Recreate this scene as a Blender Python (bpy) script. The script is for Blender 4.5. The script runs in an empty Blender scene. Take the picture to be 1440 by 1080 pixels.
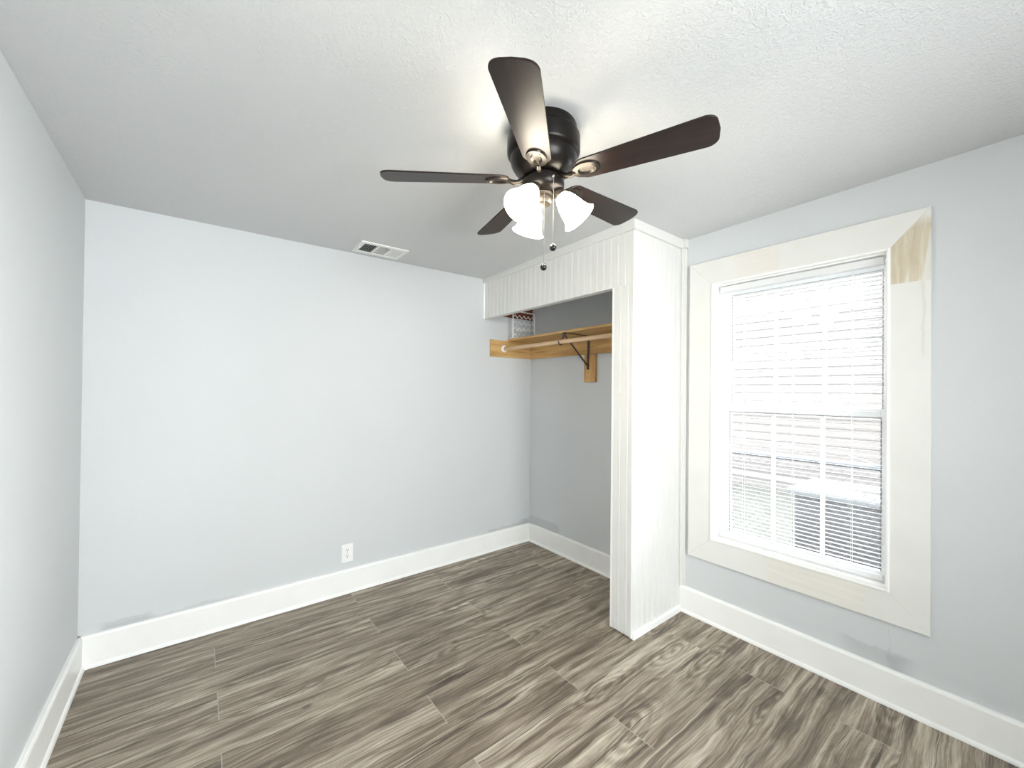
import bpy, bmesh, math, random
from mathutils import Vector, Matrix
random.seed(7)
S = bpy.context.scene
COL = S.collection
PI = math.pi

# ------------------------------------------------------------------ camera, sky, exposure
cam = bpy.data.cameras.new('camera')
cam.sensor_fit = 'HORIZONTAL'; cam.sensor_width = 36.0
cam.lens = 565.983 / 1440 * 36
cam.shift_y = 5.83 / 1440
cam.clip_start = 0.02
co = bpy.data.objects.new('camera', cam); COL.objects.link(co)
CAM = Vector((-2.5631, -2.9800, 1.4416))
cR = Vector((0.78744727, -0.61629695, 0.01024072)); cU = Vector((-0.01252896, 0.00060688, 0.99992132)); cF = Vector((0.61625468, 0.78751362, 0.00724367))
m = Matrix.Identity(4)
for i in range(3):
    m[i][0] = cR[i]; m[i][1] = cU[i]; m[i][2] = -cF[i]; m[i][3] = CAM[i]
co.matrix_world = m
S.camera = co

SKY = 14.0
w = bpy.data.worlds.new('sky'); S.world = w; w.use_nodes = True
wn = w.node_tree; wn.nodes.clear()
wo = wn.nodes.new('ShaderNodeOutputWorld'); wb = wn.nodes.new('ShaderNodeBackground')
wr = wn.nodes.new('ShaderNodeValToRGB'); wt = wn.nodes.new('ShaderNodeTexCoord'); ws = wn.nodes.new('ShaderNodeSeparateXYZ')
wn.links.new(wt.outputs['Generated'], ws.inputs[0]); wn.links.new(ws.outputs['Z'], wr.inputs[0])
wr.color_ramp.elements[0].position = 0.0; wr.color_ramp.elements[0].color = (0.97, 0.985, 1.0, 1)
wr.color_ramp.elements[1].position = 1.0; wr.color_ramp.elements[1].color = (0.88, 0.94, 1.0, 1)
wn.links.new(wr.outputs[0], wb.inputs['Color']); wb.inputs['Strength'].default_value = SKY
wn.links.new(wb.outputs[0], wo.inputs['Surface'])

S.view_settings.view_transform = 'Standard'; S.view_settings.look = 'None'
S.view_settings.gamma = 1.0; S.view_settings.use_curve_mapping = False
S.view_settings.exposure = 0.72
S.cycles.max_bounces = 14; S.cycles.diffuse_bounces = 8; S.cycles.transparent_max_bounces = 24
S.cycles.sample_clamp_indirect = 6.0

def portal(name, loc, rot, sx, sy):
    l = bpy.data.lights.new(name, 'AREA'); l.shape = 'RECTANGLE'; l.size = sx; l.size_y = sy
    l.cycles.is_portal = True
    o = bpy.data.objects.new(name, l); o.location = loc; o.rotation_euler = rot; COL.objects.link(o)
# sky portals in the seen window and the two added ones
portal('window_portal', (0.20, -2.175, 1.33), (0, PI/2, 0), 1.6, 0.84)
portal('near_window_portal', (-1.91, -4.70, 1.40), (PI/2, 0, 0), 1.50, 1.60)
portal('side_window_portal', (0.20, -3.84, 1.38), (0, PI/2, 0), 1.66, 1.16)

LAMP_SHADE = 16.0
LAMP_BULB = 230.0

# ------------------------------------------------------------------ node helpers
class N:
    def __init__(s, name):
        s.m = bpy.data.materials.new(name); s.m.use_nodes = True
        s.t = s.m.node_tree; s.t.nodes.clear()
        s.out = s.t.nodes.new('ShaderNodeOutputMaterial')
        s._co = None
    def n(s, typ, **kw):
        o = s.t.nodes.new(typ)
        for k, v in kw.items(): setattr(o, k, v)
        return o
    def l(s, a, b): s.t.links.new(a, b)
    def put(s, sock, v):
        if hasattr(v, 'is_output'): s.l(v, sock)
        else: sock.default_value = v
    def math(s, op, a, b=0.0, c=0.0, clamp=False):
        o = s.n('ShaderNodeMath', operation=op); o.use_clamp = clamp
        s.put(o.inputs[0], a); s.put(o.inputs[1], b); s.put(o.inputs[2], c)
        return o.outputs[0]
    def co(s):
        if s._co is None: s._co = s.n('ShaderNodeTexCoord').outputs['Object']
        return s._co
    def xyz(s, v=None):
        o = s.n('ShaderNodeSeparateXYZ'); s.l(v or s.co(), o.inputs[0]); return o.outputs
    def comb(s, x, y, z):
        o = s.n('ShaderNodeCombineXYZ')
        for i, v in enumerate((x, y, z)): s.put(o.inputs[i], v)
        return o.outputs[0]
    def noise(s, v, scale, detail=4, rough=0.5, dist=0.0):
        o = s.n('ShaderNodeTexNoise'); s.l(v, o.inputs['Vector'])
        o.inputs['Scale'].default_value = scale; o.inputs['Detail'].default_value = detail
        o.inputs['Roughness'].default_value = rough; o.inputs['Distortion'].default_value = dist
        return o.outputs['Fac']
    def ramp(s, f, stops, interp='LINEAR'):
        o = s.n('ShaderNodeValToRGB'); o.color_ramp.interpolation = interp
        e = o.color_ramp.elements
        while len(e) < len(stops): e.new(0.5)
        for i, (p, c) in enumerate(stops):
            e[i].position = p
            e[i].color = (c, c, c, 1) if isinstance(c, (int, float)) else (*c, 1)
        s.put(o.inputs[0], f); return o.outputs[0]
    def mix(s, f, a, b, blend='MIX'):
        o = s.n('ShaderNodeMix', data_type='RGBA', blend_type=blend)
        s.put(o.inputs[0], f)
        for i, v in ((6, a), (7, b)):
            s.put(o.inputs[i], v if hasattr(v, 'is_output') else (*v, 1))
        return o.outputs[2]
    def step(s, v, a, b):          # smooth 0->1 from a to b
        o = s.n('ShaderNodeMapRange', interpolation_type='SMOOTHSTEP')
        s.put(o.inputs[0], v); o.inputs[1].default_value = a; o.inputs[2].default_value = b
        return o.outputs[0]
    def band(s, v, a, b, e):       # 1 between a and b with soft edge e
        return s.math('MULTIPLY', s.step(v, a - e, a + e), s.math('SUBTRACT', 1.0, s.step(v, b - e, b + e)))
    def bump(s, h, strength, dist):
        o = s.n('ShaderNodeBump'); s.l(h, o.inputs['Height'])
        o.inputs['Strength'].default_value = strength; o.inputs['Distance'].default_value = dist
        return o.outputs[0]
    def bsdf(s, color, rough=0.5, metal=0.0, normal=None, spec=0.5, coat=0.0, **kw):
        b = s.n('ShaderNodeBsdfPrincipled')
        s.put(b.inputs['Base Color'], color if hasattr(color, 'is_output') else (*color, 1))
        s.put(b.inputs['Roughness'], rough); b.inputs['Metallic'].default_value = metal
        b.inputs['Specular IOR Level'].default_value = spec; b.inputs['Coat Weight'].default_value = coat
        if normal is not None: s.l(normal, b.inputs['Normal'])
        s.l(b.outputs[0], s.out.inputs['Surface'])
        return b

def plain(name, color, rough=0.5, metal=0.0, var=0.06, scale=30, spec=0.5, coat=0.0, bump=0.0):
    k = N(name)
    f = k.noise(k.co(), scale, 5, 0.55)
    d = tuple(c * (1 - var) for c in color); u = tuple(min(1, c * (1 + var)) for c in color)
    c = k.ramp(f, [(0.3, d), (0.7, u)])
    nm = k.bump(f, bump, 0.002) if bump else None
    k.bsdf(c, rough, metal, nm, spec, coat)
    return k.m

def wall_mat(name, axis, marks=(), color=(0.605, 0.624, 0.638)):
    """orange-peel wall paint; marks = (u0,u1,z0,z1,soft,amount) scuffs of older, darker paint"""
    k = N(name); x, y, z = k.xyz(); u = x if axis == 'x' else y
    big = k.noise(k.co(), 1.3, 3, 0.5)
    c = k.ramp(big, [(0.3, tuple(v * 0.985 for v in color)), (0.7, tuple(v * 1.015 for v in color))])
    wob = k.math('MULTIPLY', k.math('SUBTRACT', k.noise(k.co(), 9, 4, 0.6), 0.5), 0.10)
    wob2 = k.math('MULTIPLY', k.math('SUBTRACT', k.noise(k.co(), 14, 3, 0.6), 0.5), 0.05)
    uu = k.math('ADD', u, wob); zz = k.math('ADD', z, wob2)
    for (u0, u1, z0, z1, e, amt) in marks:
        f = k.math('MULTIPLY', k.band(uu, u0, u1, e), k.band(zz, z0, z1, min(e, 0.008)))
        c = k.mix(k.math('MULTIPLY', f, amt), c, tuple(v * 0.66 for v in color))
    h = k.noise(k.co(), 170, 3, 0.6)
    k.bsdf(c, 0.55, 0, k.bump(h, 0.22, 0.004), 0.35)
    return k.m

def ceiling_mat():
    k = N('ceiling_paint')
    mp = k.n('ShaderNodeMapping'); k.l(k.co(), mp.inputs[0])
    mp.inputs['Rotation'].default_value = (0, 0, 0.4); mp.inputs['Scale'].default_value = (1, 1, 1)
    a = k.noise(mp.outputs[0], 85, 4, 0.6, 0.9)
    b = k.noise(mp.outputs[0], 150, 3, 0.6, 0.3)
    blot = k.step(k.noise(k.co(), 2.2, 2, 0.5), 0.35, 0.65)
    stroke = k.ramp(a, [(0.46, 0.0), (0.60, 1.0)])
    h = k.math('ADD', k.math('MULTIPLY', k.math('MULTIPLY', stroke, 0.7), k.math('ADD', 0.45, k.math('MULTIPLY', blot, 0.55))), k.math('MULTIPLY', b, 0.35))
    k.bsdf((0.62, 0.625, 0.63), 0.5, 0, k.bump(h, 0.45, 0.006), 0.4)
    return k.m

def floor_mat():
    k = N('wood_plank_floor'); x, y, z = k.xyz()
    W, Ln = 0.2055, 1.38
    row = k.math('FLOOR', k.math('DIVIDE', y, W))
    fy = k.math('FRACT', k.math('DIVIDE', y, W))
    odd = k.math('ABSOLUTE', k.math('MODULO', row, 2.0))
    # joints at x=-1.69,-0.30 on even rows and -2.45,-1.09 on odd rows (rows counted from the far wall)
    xs = k.math('DIVIDE', k.math('ADD', x, k.math('ADD', 0.31, k.math('MULTIPLY', k.math('SUBTRACT', 1.0, odd), 0.78))), Ln)
    colm = k.math('FLOOR', xs); fx = k.math('FRACT', xs)
    wn_ = k.n('ShaderNodeTexWhiteNoise', noise_dimensions='2D'); k.l(k.comb(row, colm, 0), wn_.inputs[0])
    rnd = wn_.outputs['Value']; rr = k.xyz(wn_.outputs['Color'])
    ox = k.math('MULTIPLY', rr[0], 40.0); oy = k.math('MULTIPLY', rr[1], 40.0); oz = k.math('MULTIPLY', rr[2], 40.0)
    px = k.math('ADD', x, ox); py = k.math('ADD', y, oy)
    # wavy grain: bend y by a slow noise, then stretch
    bend = k.math('SUBTRACT', k.noise(k.comb(k.math('MULTIPLY', px, 2.2), k.math('MULTIPLY', py, 6.0), oz), 1.0, 3, 0.55), 0.5)
    gy = k.math('ADD', py, k.math('MULTIPLY', bend, 0.055))
    g1 = k.noise(k.comb(k.math('MULTIPLY', px, 1.0), k.math('MULTIPLY', gy, 36.0), oz), 1.0, 8, 0.70, 0.35)
    g2 = k.noise(k.comb(k.math('MULTIPLY', px, 3.5), k.math('MULTIPLY', gy, 150.0), oz), 1.0, 4, 0.7, 0.2)
    g3 = k.noise(k.comb(k.math('MULTIPLY', px, 2.0), k.math('MULTIPLY', gy, 11.0), oz), 1.0, 5, 0.62, 1.0)
    mixg = k.math('ADD', k.math('ADD', k.math('MULTIPLY', g1, 0.44), k.math('MULTIPLY', g2, 0.24)), k.math('MULTIPLY', g3, 0.32))
    mixg = k.math('ADD', mixg, k.math('MULTIPLY', k.math('SUBTRACT', rnd, 0.5), 0.05))
    vr = k.n('ShaderNodeTexVoronoi'); k.l(k.comb(k.math('MULTIPLY', px, 1.3), k.math('MULTIPLY', gy, 5.0), k.math('ADD', oz, 3.0)), vr.inputs['Vector']); vr.inputs['Scale'].default_value = 1.0
    vd = vr.outputs['Distance']
    ring = k.math('SINE', k.math('ADD', k.math('MULTIPLY', vd, 62.0), k.math('MULTIPLY', g3, 16.0)))
    mixg = k.math('ADD', mixg, k.math('MULTIPLY', k.math('MULTIPLY', ring, 0.032), k.math('SUBTRACT', 1.0, k.step(vd, 0.18, 0.42))))
    c = k.ramp(mixg, [(0.37, (0.066, 0.049, 0.036)), (0.45, (0.155, 0.123, 0.092)), (0.50, (0.26, 0.215, 0.166)), (0.56, (0.42, 0.365, 0.29)), (0.63, (0.62, 0.565, 0.475))])
    # dark streaks along the grain
    st = k.noise(k.comb(k.math('MULTIPLY', px, 1.5), k.math('MULTIPLY', gy, 60.0), k.math('ADD', oz, 7.0)), 1.0, 4, 0.6, 0.6)
    c = k.mix(k.math('MULTIPLY', k.step(st, 0.585, 0.67), 0.80), c, (0.045, 0.032, 0.024))
    # knots
    vo = k.n('ShaderNodeTexVoronoi'); k.l(k.comb(k.math('MULTIPLY', px, 2.1), k.math('MULTIPLY', gy, 4.6), oz), vo.inputs['Vector']); vo.inputs['Scale'].default_value = 1.0
    c = k.mix(k.math('MULTIPLY', k.math('SUBTRACT', 1.0, k.step(vo.outputs['Distance'], 0.015, 0.075)), 0.7), c, (0.055, 0.040, 0.030))
    # joints: pale hairline at the plank ends, fine darker line along the sides
    ex = k.math('MINIMUM', fx, k.math('SUBTRACT', 1.0, fx)); ey = k.math('MINIMUM', fy, k.math('SUBTRACT', 1.0, fy))
    c = k.mix(k.math('MULTIPLY', k.math('LESS_THAN', ex, 0.0014), 0.75), c, (0.42, 0.38, 0.32))
    c = k.mix(k.math('MULTIPLY', k.math('LESS_THAN', ey, 0.0055), 0.45), c, (0.12, 0.095, 0.075))
    h = k.math('ADD', k.math('MULTIPLY', g2, 0.6), k.math('MULTIPLY', k.math('GREATER_THAN', k.math('MULTIPLY', ey, 0.25), 0.0012), 0.8))
    k.bsdf(c, k.math('ADD', 0.36, k.math('MULTIPLY', g1, 0.2)), 0, k.bump(h, 0.12, 0.002), 0.45)
    return k.m

def wood_mat(name, light, dark, axis='y', rough=0.5, freq=26, coat=0.0, spec=0.4):
    k = N(name); x, y, z = k.xyz()
    if axis == 'y': v = k.comb(k.math('MULTIPLY', y, 2.2), k.math('MULTIPLY', x, freq), k.math('MULTIPLY', z, freq))
    elif axis == 'z': v = k.comb(k.math('MULTIPLY', z, 2.2), k.math('MULTIPLY', x, freq), k.math('MULTIPLY', y, freq))
    else: v = k.comb(k.math('MULTIPLY', x, 2.2), k.math('MULTIPLY', y, freq), k.math('MULTIPLY', z, freq))
    g = k.noise(v, 1.0, 5, 0.6, 0.8)
    c = k.ramp(g, [(0.33, dark), (0.62, light)])
    vo = k.n('ShaderNodeTexVoronoi'); k.l(v, vo.inputs['Vector']); vo.inputs['Scale'].default_value = 0.42
    c = k.mix(k.math('MULTIPLY', k.math('SUBTRACT', 1.0, k.step(vo.outputs['Distance'], 0.05, 0.16)), 0.7), c, tuple(d * 0.35 for d in dark))
    k.bsdf(c, rough, 0, k.bump(g, 0.08, 0.002), spec, coat)
    return k.m

def casing_mat(name, patch):
    k = N(name); x, y, z = k.xyz()
    base = k.ramp(k.noise(k.co(), 7, 4, 0.5), [(0.3, (0.715, 0.71, 0.68)), (0.7, (0.745, 0.74, 0.712))])
    wob = k.math('MULTIPLY', k.math('SUBTRACT', k.noise(k.co(), 12, 3, 0.6), 0.5), 0.02)
    c = base
    if patch == 'right':    # bare pine left unpainted at the top of the right-hand board
        st = k.noise(k.comb(k.math('MULTIPLY', y, 34.0), 0.0, k.math('MULTIPLY', z, 3.0)), 1.0, 4, 0.6, 0.5)
        wood = k.ramp(st, [(0.36, (0.52, 0.445, 0.33)), (0.56, (0.61, 0.55, 0.43)), (0.72, (0.70, 0.655, 0.565))])
        smear = k.step(k.noise(k.comb(k.math('MULTIPLY', k.math('ADD', y, k.math('MULTIPLY', z, 0.16)), 19.0), 3.0, k.math('MULTIPLY', z, 2.0)), 1.0, 2, 0.5), 0.50, 0.60)
        f = k.math('MULTIPLY', k.step(z, 1.953, 1.957), k.math('SUBTRACT', 1.0, k.step(k.math('ADD', z, k.math('MULTIPLY', wob, 3.0)), 2.20, 2.26)))
        f = k.math('MULTIPLY', f, k.math('SUBTRACT', 1.0, k.math('MULTIPLY', smear, 0.75)))
        c = k.mix(f, c, wood)
        c = k.mix(k.math('MULTIPLY', k.math('MULTIPLY', k.band(k.math('ADD', y, wob), -2.702, -2.692, 0.004), k.band(z, 1.62, 1.95, 0.02)), 0.35), c, (0.55, 0.50, 0.42))
    elif patch == 'top':
        f = k.math('MULTIPLY', k.math('GREATER_THAN', y, -2.134), k.math('SUBTRACT', 1.0, k.step(y, -2.0, -1.80)))
        wood = k.ramp(k.noise(k.comb(0.0, k.math('MULTIPLY', y, 3.0), k.math('MULTIPLY', z, 60.0)), 1.0, 4, 0.6), [(0.3, (0.70, 0.65, 0.58)), (0.7, (0.76, 0.73, 0.68))])
        c = k.mix(k.math('MULTIPLY', f, 0.75), c, wood)
    elif patch == 'bottom':
        f = k.math('MULTIPLY', k.math('GREATER_THAN', y, -2.505), k.math('LESS_THAN', y, -2.085))
        wood = k.ramp(k.noise(k.comb(0.0, k.math('MULTIPLY', y, 3.0), k.math('MULTIPLY', z, 60.0)), 1.0, 4, 0.6), [(0.3, (0.71, 0.675, 0.61)), (0.7, (0.77, 0.745, 0.69))])
        c = k.mix(k.math('MULTIPLY', f, 0.75), c, wood)
    k.bsdf(c, 0.4, 0, None, 0.4)
    return k.m

def siding_mat():
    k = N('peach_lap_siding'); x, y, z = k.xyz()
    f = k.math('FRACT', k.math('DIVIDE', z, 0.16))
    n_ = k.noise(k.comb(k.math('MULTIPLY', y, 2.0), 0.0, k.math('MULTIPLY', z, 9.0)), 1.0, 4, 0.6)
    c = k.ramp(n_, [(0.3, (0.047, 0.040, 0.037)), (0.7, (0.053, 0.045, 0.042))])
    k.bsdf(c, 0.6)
    return k.m

def glass_mat():
    k = N('window_glass')
    t = k.n('ShaderNodeBsdfTransparent'); t.inputs[0].default_value = (0.97, 0.985, 0.98, 1)
    g = k.n('ShaderNodeBsdfGlossy'); g.inputs['Roughness'].default_value = 0.02
    fr = k.n('ShaderNodeFresnel'); fr.inputs[0].default_value = 1.45
    mx = k.n('ShaderNodeMixShader'); k.l(fr.outputs[0], mx.inputs[0]); k.l(t.outputs[0], mx.inputs[1]); k.l(g.outputs[0], mx.inputs[2])
    k.l(mx.outputs[0], k.out.inputs['Surface'])
    return k.m

def glow(name, color, strength, translucent=False):
    k = N(name)
    e = k.n('ShaderNodeEmission'); e.inputs[0].default_value = (*color, 1); e.inputs[1].default_value = strength
    if translucent:
        b = k.n('ShaderNodeBsdfPrincipled'); b.inputs['Base Color'].default_value = (0.9, 0.88, 0.82, 1); b.inputs['Roughness'].default_value = 0.25
        a = k.n('ShaderNodeAddShader'); k.l(e.outputs[0], a.inputs[0]); k.l(b.outputs[0], a.inputs[1]); k.l(a.outputs[0], k.out.inputs['Surface'])
    else: k.l(e.outputs[0], k.out.inputs['Surface'])
    return k.m

def slat_mat():
    k = N('white_vinyl_slat')
    b = k.bsdf((0.90, 0.90, 0.90), 0.4)
    t = k.n('ShaderNodeBsdfTranslucent'); t.inputs[0].default_value = (0.85, 0.85, 0.86, 1)
    mx = k.n('ShaderNodeMixShader'); mx.inputs[0].default_value = 0.30
    k.l(b.outputs[0], mx.inputs[1]); k.l(t.outputs[0], mx.inputs[2]); k.l(mx.outputs[0], k.out.inputs['Surface'])
    return k.m
M = {}
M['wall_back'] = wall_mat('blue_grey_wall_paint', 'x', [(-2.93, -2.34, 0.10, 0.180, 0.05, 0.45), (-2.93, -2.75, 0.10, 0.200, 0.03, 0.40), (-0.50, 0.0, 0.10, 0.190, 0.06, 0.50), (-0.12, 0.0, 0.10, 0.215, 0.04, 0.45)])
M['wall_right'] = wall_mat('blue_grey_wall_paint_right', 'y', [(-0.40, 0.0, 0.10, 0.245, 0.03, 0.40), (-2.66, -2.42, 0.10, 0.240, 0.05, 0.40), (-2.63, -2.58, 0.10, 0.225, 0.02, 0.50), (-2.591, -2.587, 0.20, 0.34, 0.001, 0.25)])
M['wall'] = wall_mat('blue_grey_wall_paint_left', 'y')
M['ceiling'] = ceiling_mat(); M['floor'] = floor_mat()
M['white'] = plain('white_trim_paint', (0.88, 0.88, 0.865), 0.38, var=0.02, scale=6)
M['bead'] = plain('cream_beadboard_paint', (0.70, 0.694, 0.672), 0.42, var=0.02, scale=5)
M['vinyl'] = plain('white_vinyl', (0.90, 0.905, 0.91), 0.35, var=0.01)
M['slat'] = slat_mat()
M['cord'] = plain('white_cord', (0.82, 0.82, 0.80), 0.7, var=0.03)
M['plastic'] = plain('white_plastic', (0.86, 0.86, 0.86), 0.3, var=0.01)
M['dark'] = plain('dark_slot', (0.03, 0.03, 0.03), 0.6)
M['gasket'] = plain('grey_gasket', (0.20, 0.19, 0.21), 0.6)
M['bronze'] = plain('oil_rubbed_bronze', (0.010, 0.008, 0.007), 0.30, 0.5, var=0.2, scale=12, spec=0.35)
M['iron'] = plain('bronze_blade_iron', (0.036, 0.030, 0.025), 0.28, 0.8, var=0.15, scale=20)
M['cup'] = plain('bronze_lamp_cup', (0.075, 0.062, 0.050), 0.40, 0.6, var=0.12, scale=20)
M['blade'] = wood_mat('dark_walnut_blade', (0.022, 0.011, 0.008), (0.009, 0.0045, 0.004), 'x', 0.34, 30, 0.0, 0.28)
M['shade'] = glow('frosted_shade_glow', (1.0, 0.91, 0.74), LAMP_SHADE, True)
M['bulb'] = glow('bulb_glow', (1.0, 0.88, 0.68), LAMP_BULB)
M['chain'] = plain('nickel_chain', (0.30, 0.28, 0.25), 0.5, 0.5)
M['ball'] = plain('black_pull_ball', (0.008, 0.008, 0.008), 0.2)
M['pine'] = wood_mat('golden_pine', (0.62, 0.40, 0.17), (0.42, 0.235, 0.080), 'y', 0.45, 22)
M['pine_x'] = wood_mat('golden_pine_x', (0.62, 0.40, 0.17), (0.42, 0.235, 0.080), 'x', 0.45, 22)
M['pine_z'] = wood_mat('golden_pine_z', (0.62, 0.38, 0.15), (0.44, 0.235, 0.080), 'z', 0.45, 22)
M['rod'] = wood_mat('pale_dowel', (0.62, 0.44, 0.28), (0.50, 0.33, 0.19), 'y', 0.4, 40)
M['redboard'] = wood_mat('red_brown_board', (0.20, 0.062, 0.035), (0.12, 0.034, 0.020), 'x', 0.5, 20)
M['bracket'] = plain('brown_metal_bracket', (0.10, 0.075, 0.065), 0.45, 0.6)
M['wire'] = plain('white_coated_wire', (0.88, 0.87, 0.86), 0.35)
M['vent'] = plain('white_vent_enamel', (0.82, 0.82, 0.80), 0.4, var=0.01)
M['duct'] = plain('dark_duct', (0.02, 0.02, 0.02), 0.8)
M['siding'] = siding_mat(); M['glass'] = glass_mat()
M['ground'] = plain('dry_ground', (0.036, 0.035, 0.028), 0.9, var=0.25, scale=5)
M['galv'] = plain('galvanised_steel', (0.045, 0.047, 0.054), 0.5, 0.4)
M['binbody'] = plain('dark_grey_box', (0.019, 0.017, 0.019), 0.6, var=0.1)
M['binlid'] = plain('pale_grey_lid', (0.052, 0.054, 0.057), 0.5)
M['blue_sheet'] = plain('pale_blue_plastic', (0.040, 0.058, 0.064), 0.4)
M['yellow_sheet'] = plain('pale_yellow_plastic', (0.062, 0.061, 0.045), 0.4)
M['roof'] = plain('grey_roof', (0.30, 0.28, 0.28), 0.8)
M['black_cable'] = plain('dark_cable', (0.06, 0.06, 0.06), 0.6)
for p_ in ('left', 'right', 'top', 'bottom'): M['casing_' + p_] = casing_mat('casing_paint_' + p_, p_)

# ------------------------------------------------------------------ mesh helpers
def link(name, bm, mat, parent=None, smooth=False, loc=None):
    bmesh.ops.recalc_face_normals(bm, faces=bm.faces[:])
    me = bpy.data.meshes.new(name); bm.to_mesh(me); bm.free()
    me.materials.append(M[mat] if isinstance(mat, str) else mat)
    o = bpy.data.objects.new(name, me); COL.objects.link(o)
    if parent is not None: o.parent = parent
    if loc is not None: o.location = loc
    if smooth:
        for p in me.polygons: p.use_smooth = True
        try: me.set_sharp_from_angle(angle=math.radians(38))
        except Exception: pass
    return o
def box(bm, x0, x1, y0, y1, z0, z1, bev=0.0, mat=None):
    t = bmesh.new() if bev else bm
    vs = [t.verts.new((x, y, z)) for x in (x0, x1) for y in (y0, y1) for z in (z0, z1)]
    for f in ((0,1,3,2),(4,6,7,5),(0,4,5,1),(2,3,7,6),(0,2,6,4),(1,5,7,3)): t.faces.new([vs[i] for i in f])
    if bev:
        bmesh.ops.bevel(t, geom=t.edges[:], offset=bev, segments=2, affect='EDGES', profile=0.6)
        merge(bm, t)
    return bm
def merge(bm, t, mat=None):
    mp = {v: bm.verts.new(mat @ v.co if mat else v.co) for v in t.verts}
    for f in t.faces:
        try: bm.faces.new([mp[v] for v in f.verts])
        except ValueError: pass
    t.free()
def B(*a, bev=0.0): return box(bmesh.new(), *a, bev=bev)
def prism(bm, pts, fn, a, b):
    """closed outline pts (2-D) extruded from a to b; fn(u,v,h) gives the 3-D point"""
    v0 = [bm.verts.new(fn(u, v, a)) for u, v in pts]; v1 = [bm.verts.new(fn(u, v, b)) for u, v in pts]
    n = len(pts)
    for i in range(n): bm.faces.new((v0[i], v0[(i+1) % n], v1[(i+1) % n], v1[i]))
    bm.faces.new(v0[::-1]); bm.faces.new(v1)
    return bm
def lathe(bm, prof, n=40, axis=None, origin=(0, 0, 0), close=True):
    """prof: (r, t) pairs turned round axis (default -> +z)"""
    ax = Vector(axis or (0, 0, 1)).normalized(); q = Vector((0, 0, 1)).rotation_difference(ax); o = Vector(origin)
    rings = []
    for r, t in prof:
        if r < 1e-6: rings.append([bm.verts.new(o + q @ Vector((0, 0, t)))])
        else: rings.append([bm.verts.new(o + q @ Vector((r*math.cos(2*PI*i/n), r*math.sin(2*PI*i/n), t))) for i in range(n)])
    for a, b in zip(rings, rings[1:]):
        for i in range(n):
            j = (i+1) % n
            if len(a) == 1 and len(b) == 1: continue
            if len(a) == 1: bm.faces.new((a[0], b[i], b[j]))
            elif len(b) == 1: bm.faces.new((a[i], a[j], b[0]))
            else: bm.faces.new((a[i], a[j], b[j], b[i]))
    if close:
        if len(rings[0]) > 1: bm.faces.new(rings[0][::-1])
        if len(rings[-1]) > 1: bm.faces.new(rings[-1])
    return bm
def tube(bm, pts, r, n=8, closed=False):
    P = [Vector(p) for p in pts]; L = len(P); rings = []
    up = None
    for i, p in enumerate(P):
        if closed: d = P[(i+1) % L] - P[i-1]
        else: d = P[min(i+1, L-1)] - P[max(i-1, 0)]
        d.normalize()
        if up is None:
            up = Vector((0, 0, 1)) if abs(d.z) < 0.9 else Vector((1, 0, 0))
        a = (up - d * up.dot(d)).normalized(); b = d.cross(a); up = a
        rr = r[i] if isinstance(r, (list, tuple)) else r
        rings.append([bm.verts.new(p + rr*(math.cos(2*PI*k/n)*a + math.sin(2*PI*k/n)*b)) for k in range(n)])
    for i in range(L if closed else L-1):
        A, C = rings[i], rings[(i+1) % L]
        for k in range(n): bm.faces.new((A[k], A[(k+1) % n], C[(k+1) % n], C[k]))
    if not closed: bm.faces.new(rings[0][::-1]); bm.faces.new(rings[-1])
    return bm
def thing(name, label, cat, loc=(0, 0, 0), rot=(0, 0, 0), group=None):
    o = bpy.data.objects.new(name, None); COL.objects.link(o); o.empty_display_size = 0.1
    o.location = loc; o.rotation_euler = rot; o['label'] = label; o['category'] = cat
    if group: o['group'] = group
    return o
def tag(o, label, cat, group=None):
    o['label'] = label; o['category'] = cat
    if group: o['group'] = group
    return o
def struct(name, bm, mat, parent=None, label=None, smooth=False):
    o = link(name, bm, mat, parent, smooth); o['kind'] = 'structure'
    if label: o['label'] = label
    return o
def under(parent, name, bm, mat, smooth=False):
    """child whose mesh is written in world coordinates"""
    o = link(name, bm, mat, parent, smooth)
    o.matrix_parent_inverse = Matrix.LocRotScale(parent.location, parent.rotation_euler, None).inverted()
    return o

# ------------------------------------------------------------------ the room
XL, YN, TOP = -3.027, -4.55, 2.60
WT = 0.16
def zc(x, y): return 2.44 + 0.0116*x - 0.0129*y
struct('floor', B(XL-0.02, 0.02, YN-0.02, 0.02, -0.12, 0.0), 'floor', label='grey brown wood plank floor')
bm = bmesh.new()
cs = [(XL-0.02, YN-0.02), (0.02, YN-0.02), (0.02, 0.02), (XL-0.02, 0.02)]
lo = [bm.verts.new((x, y, zc(x, y))) for x, y in cs]; hi = [bm.verts.new((x, y, TOP+0.06)) for x, y in cs]
bm.faces.new(lo[::-1]); bm.faces.new(hi)
for i in range(4): bm.faces.new((lo[i], lo[(i+1) % 4], hi[(i+1) % 4], hi[i]))
struct('ceiling', bm, 'ceiling', label='white textured ceiling')
struct('wall_back', B(XL-WT, WT, 0.0, WT, -0.1, TOP), 'wall_back', label='long pale blue grey wall')
struct('wall_left', B(XL-WT, XL, YN-WT, 0.0, -0.1, TOP), 'wall', label='pale blue grey wall on the left')
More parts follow.
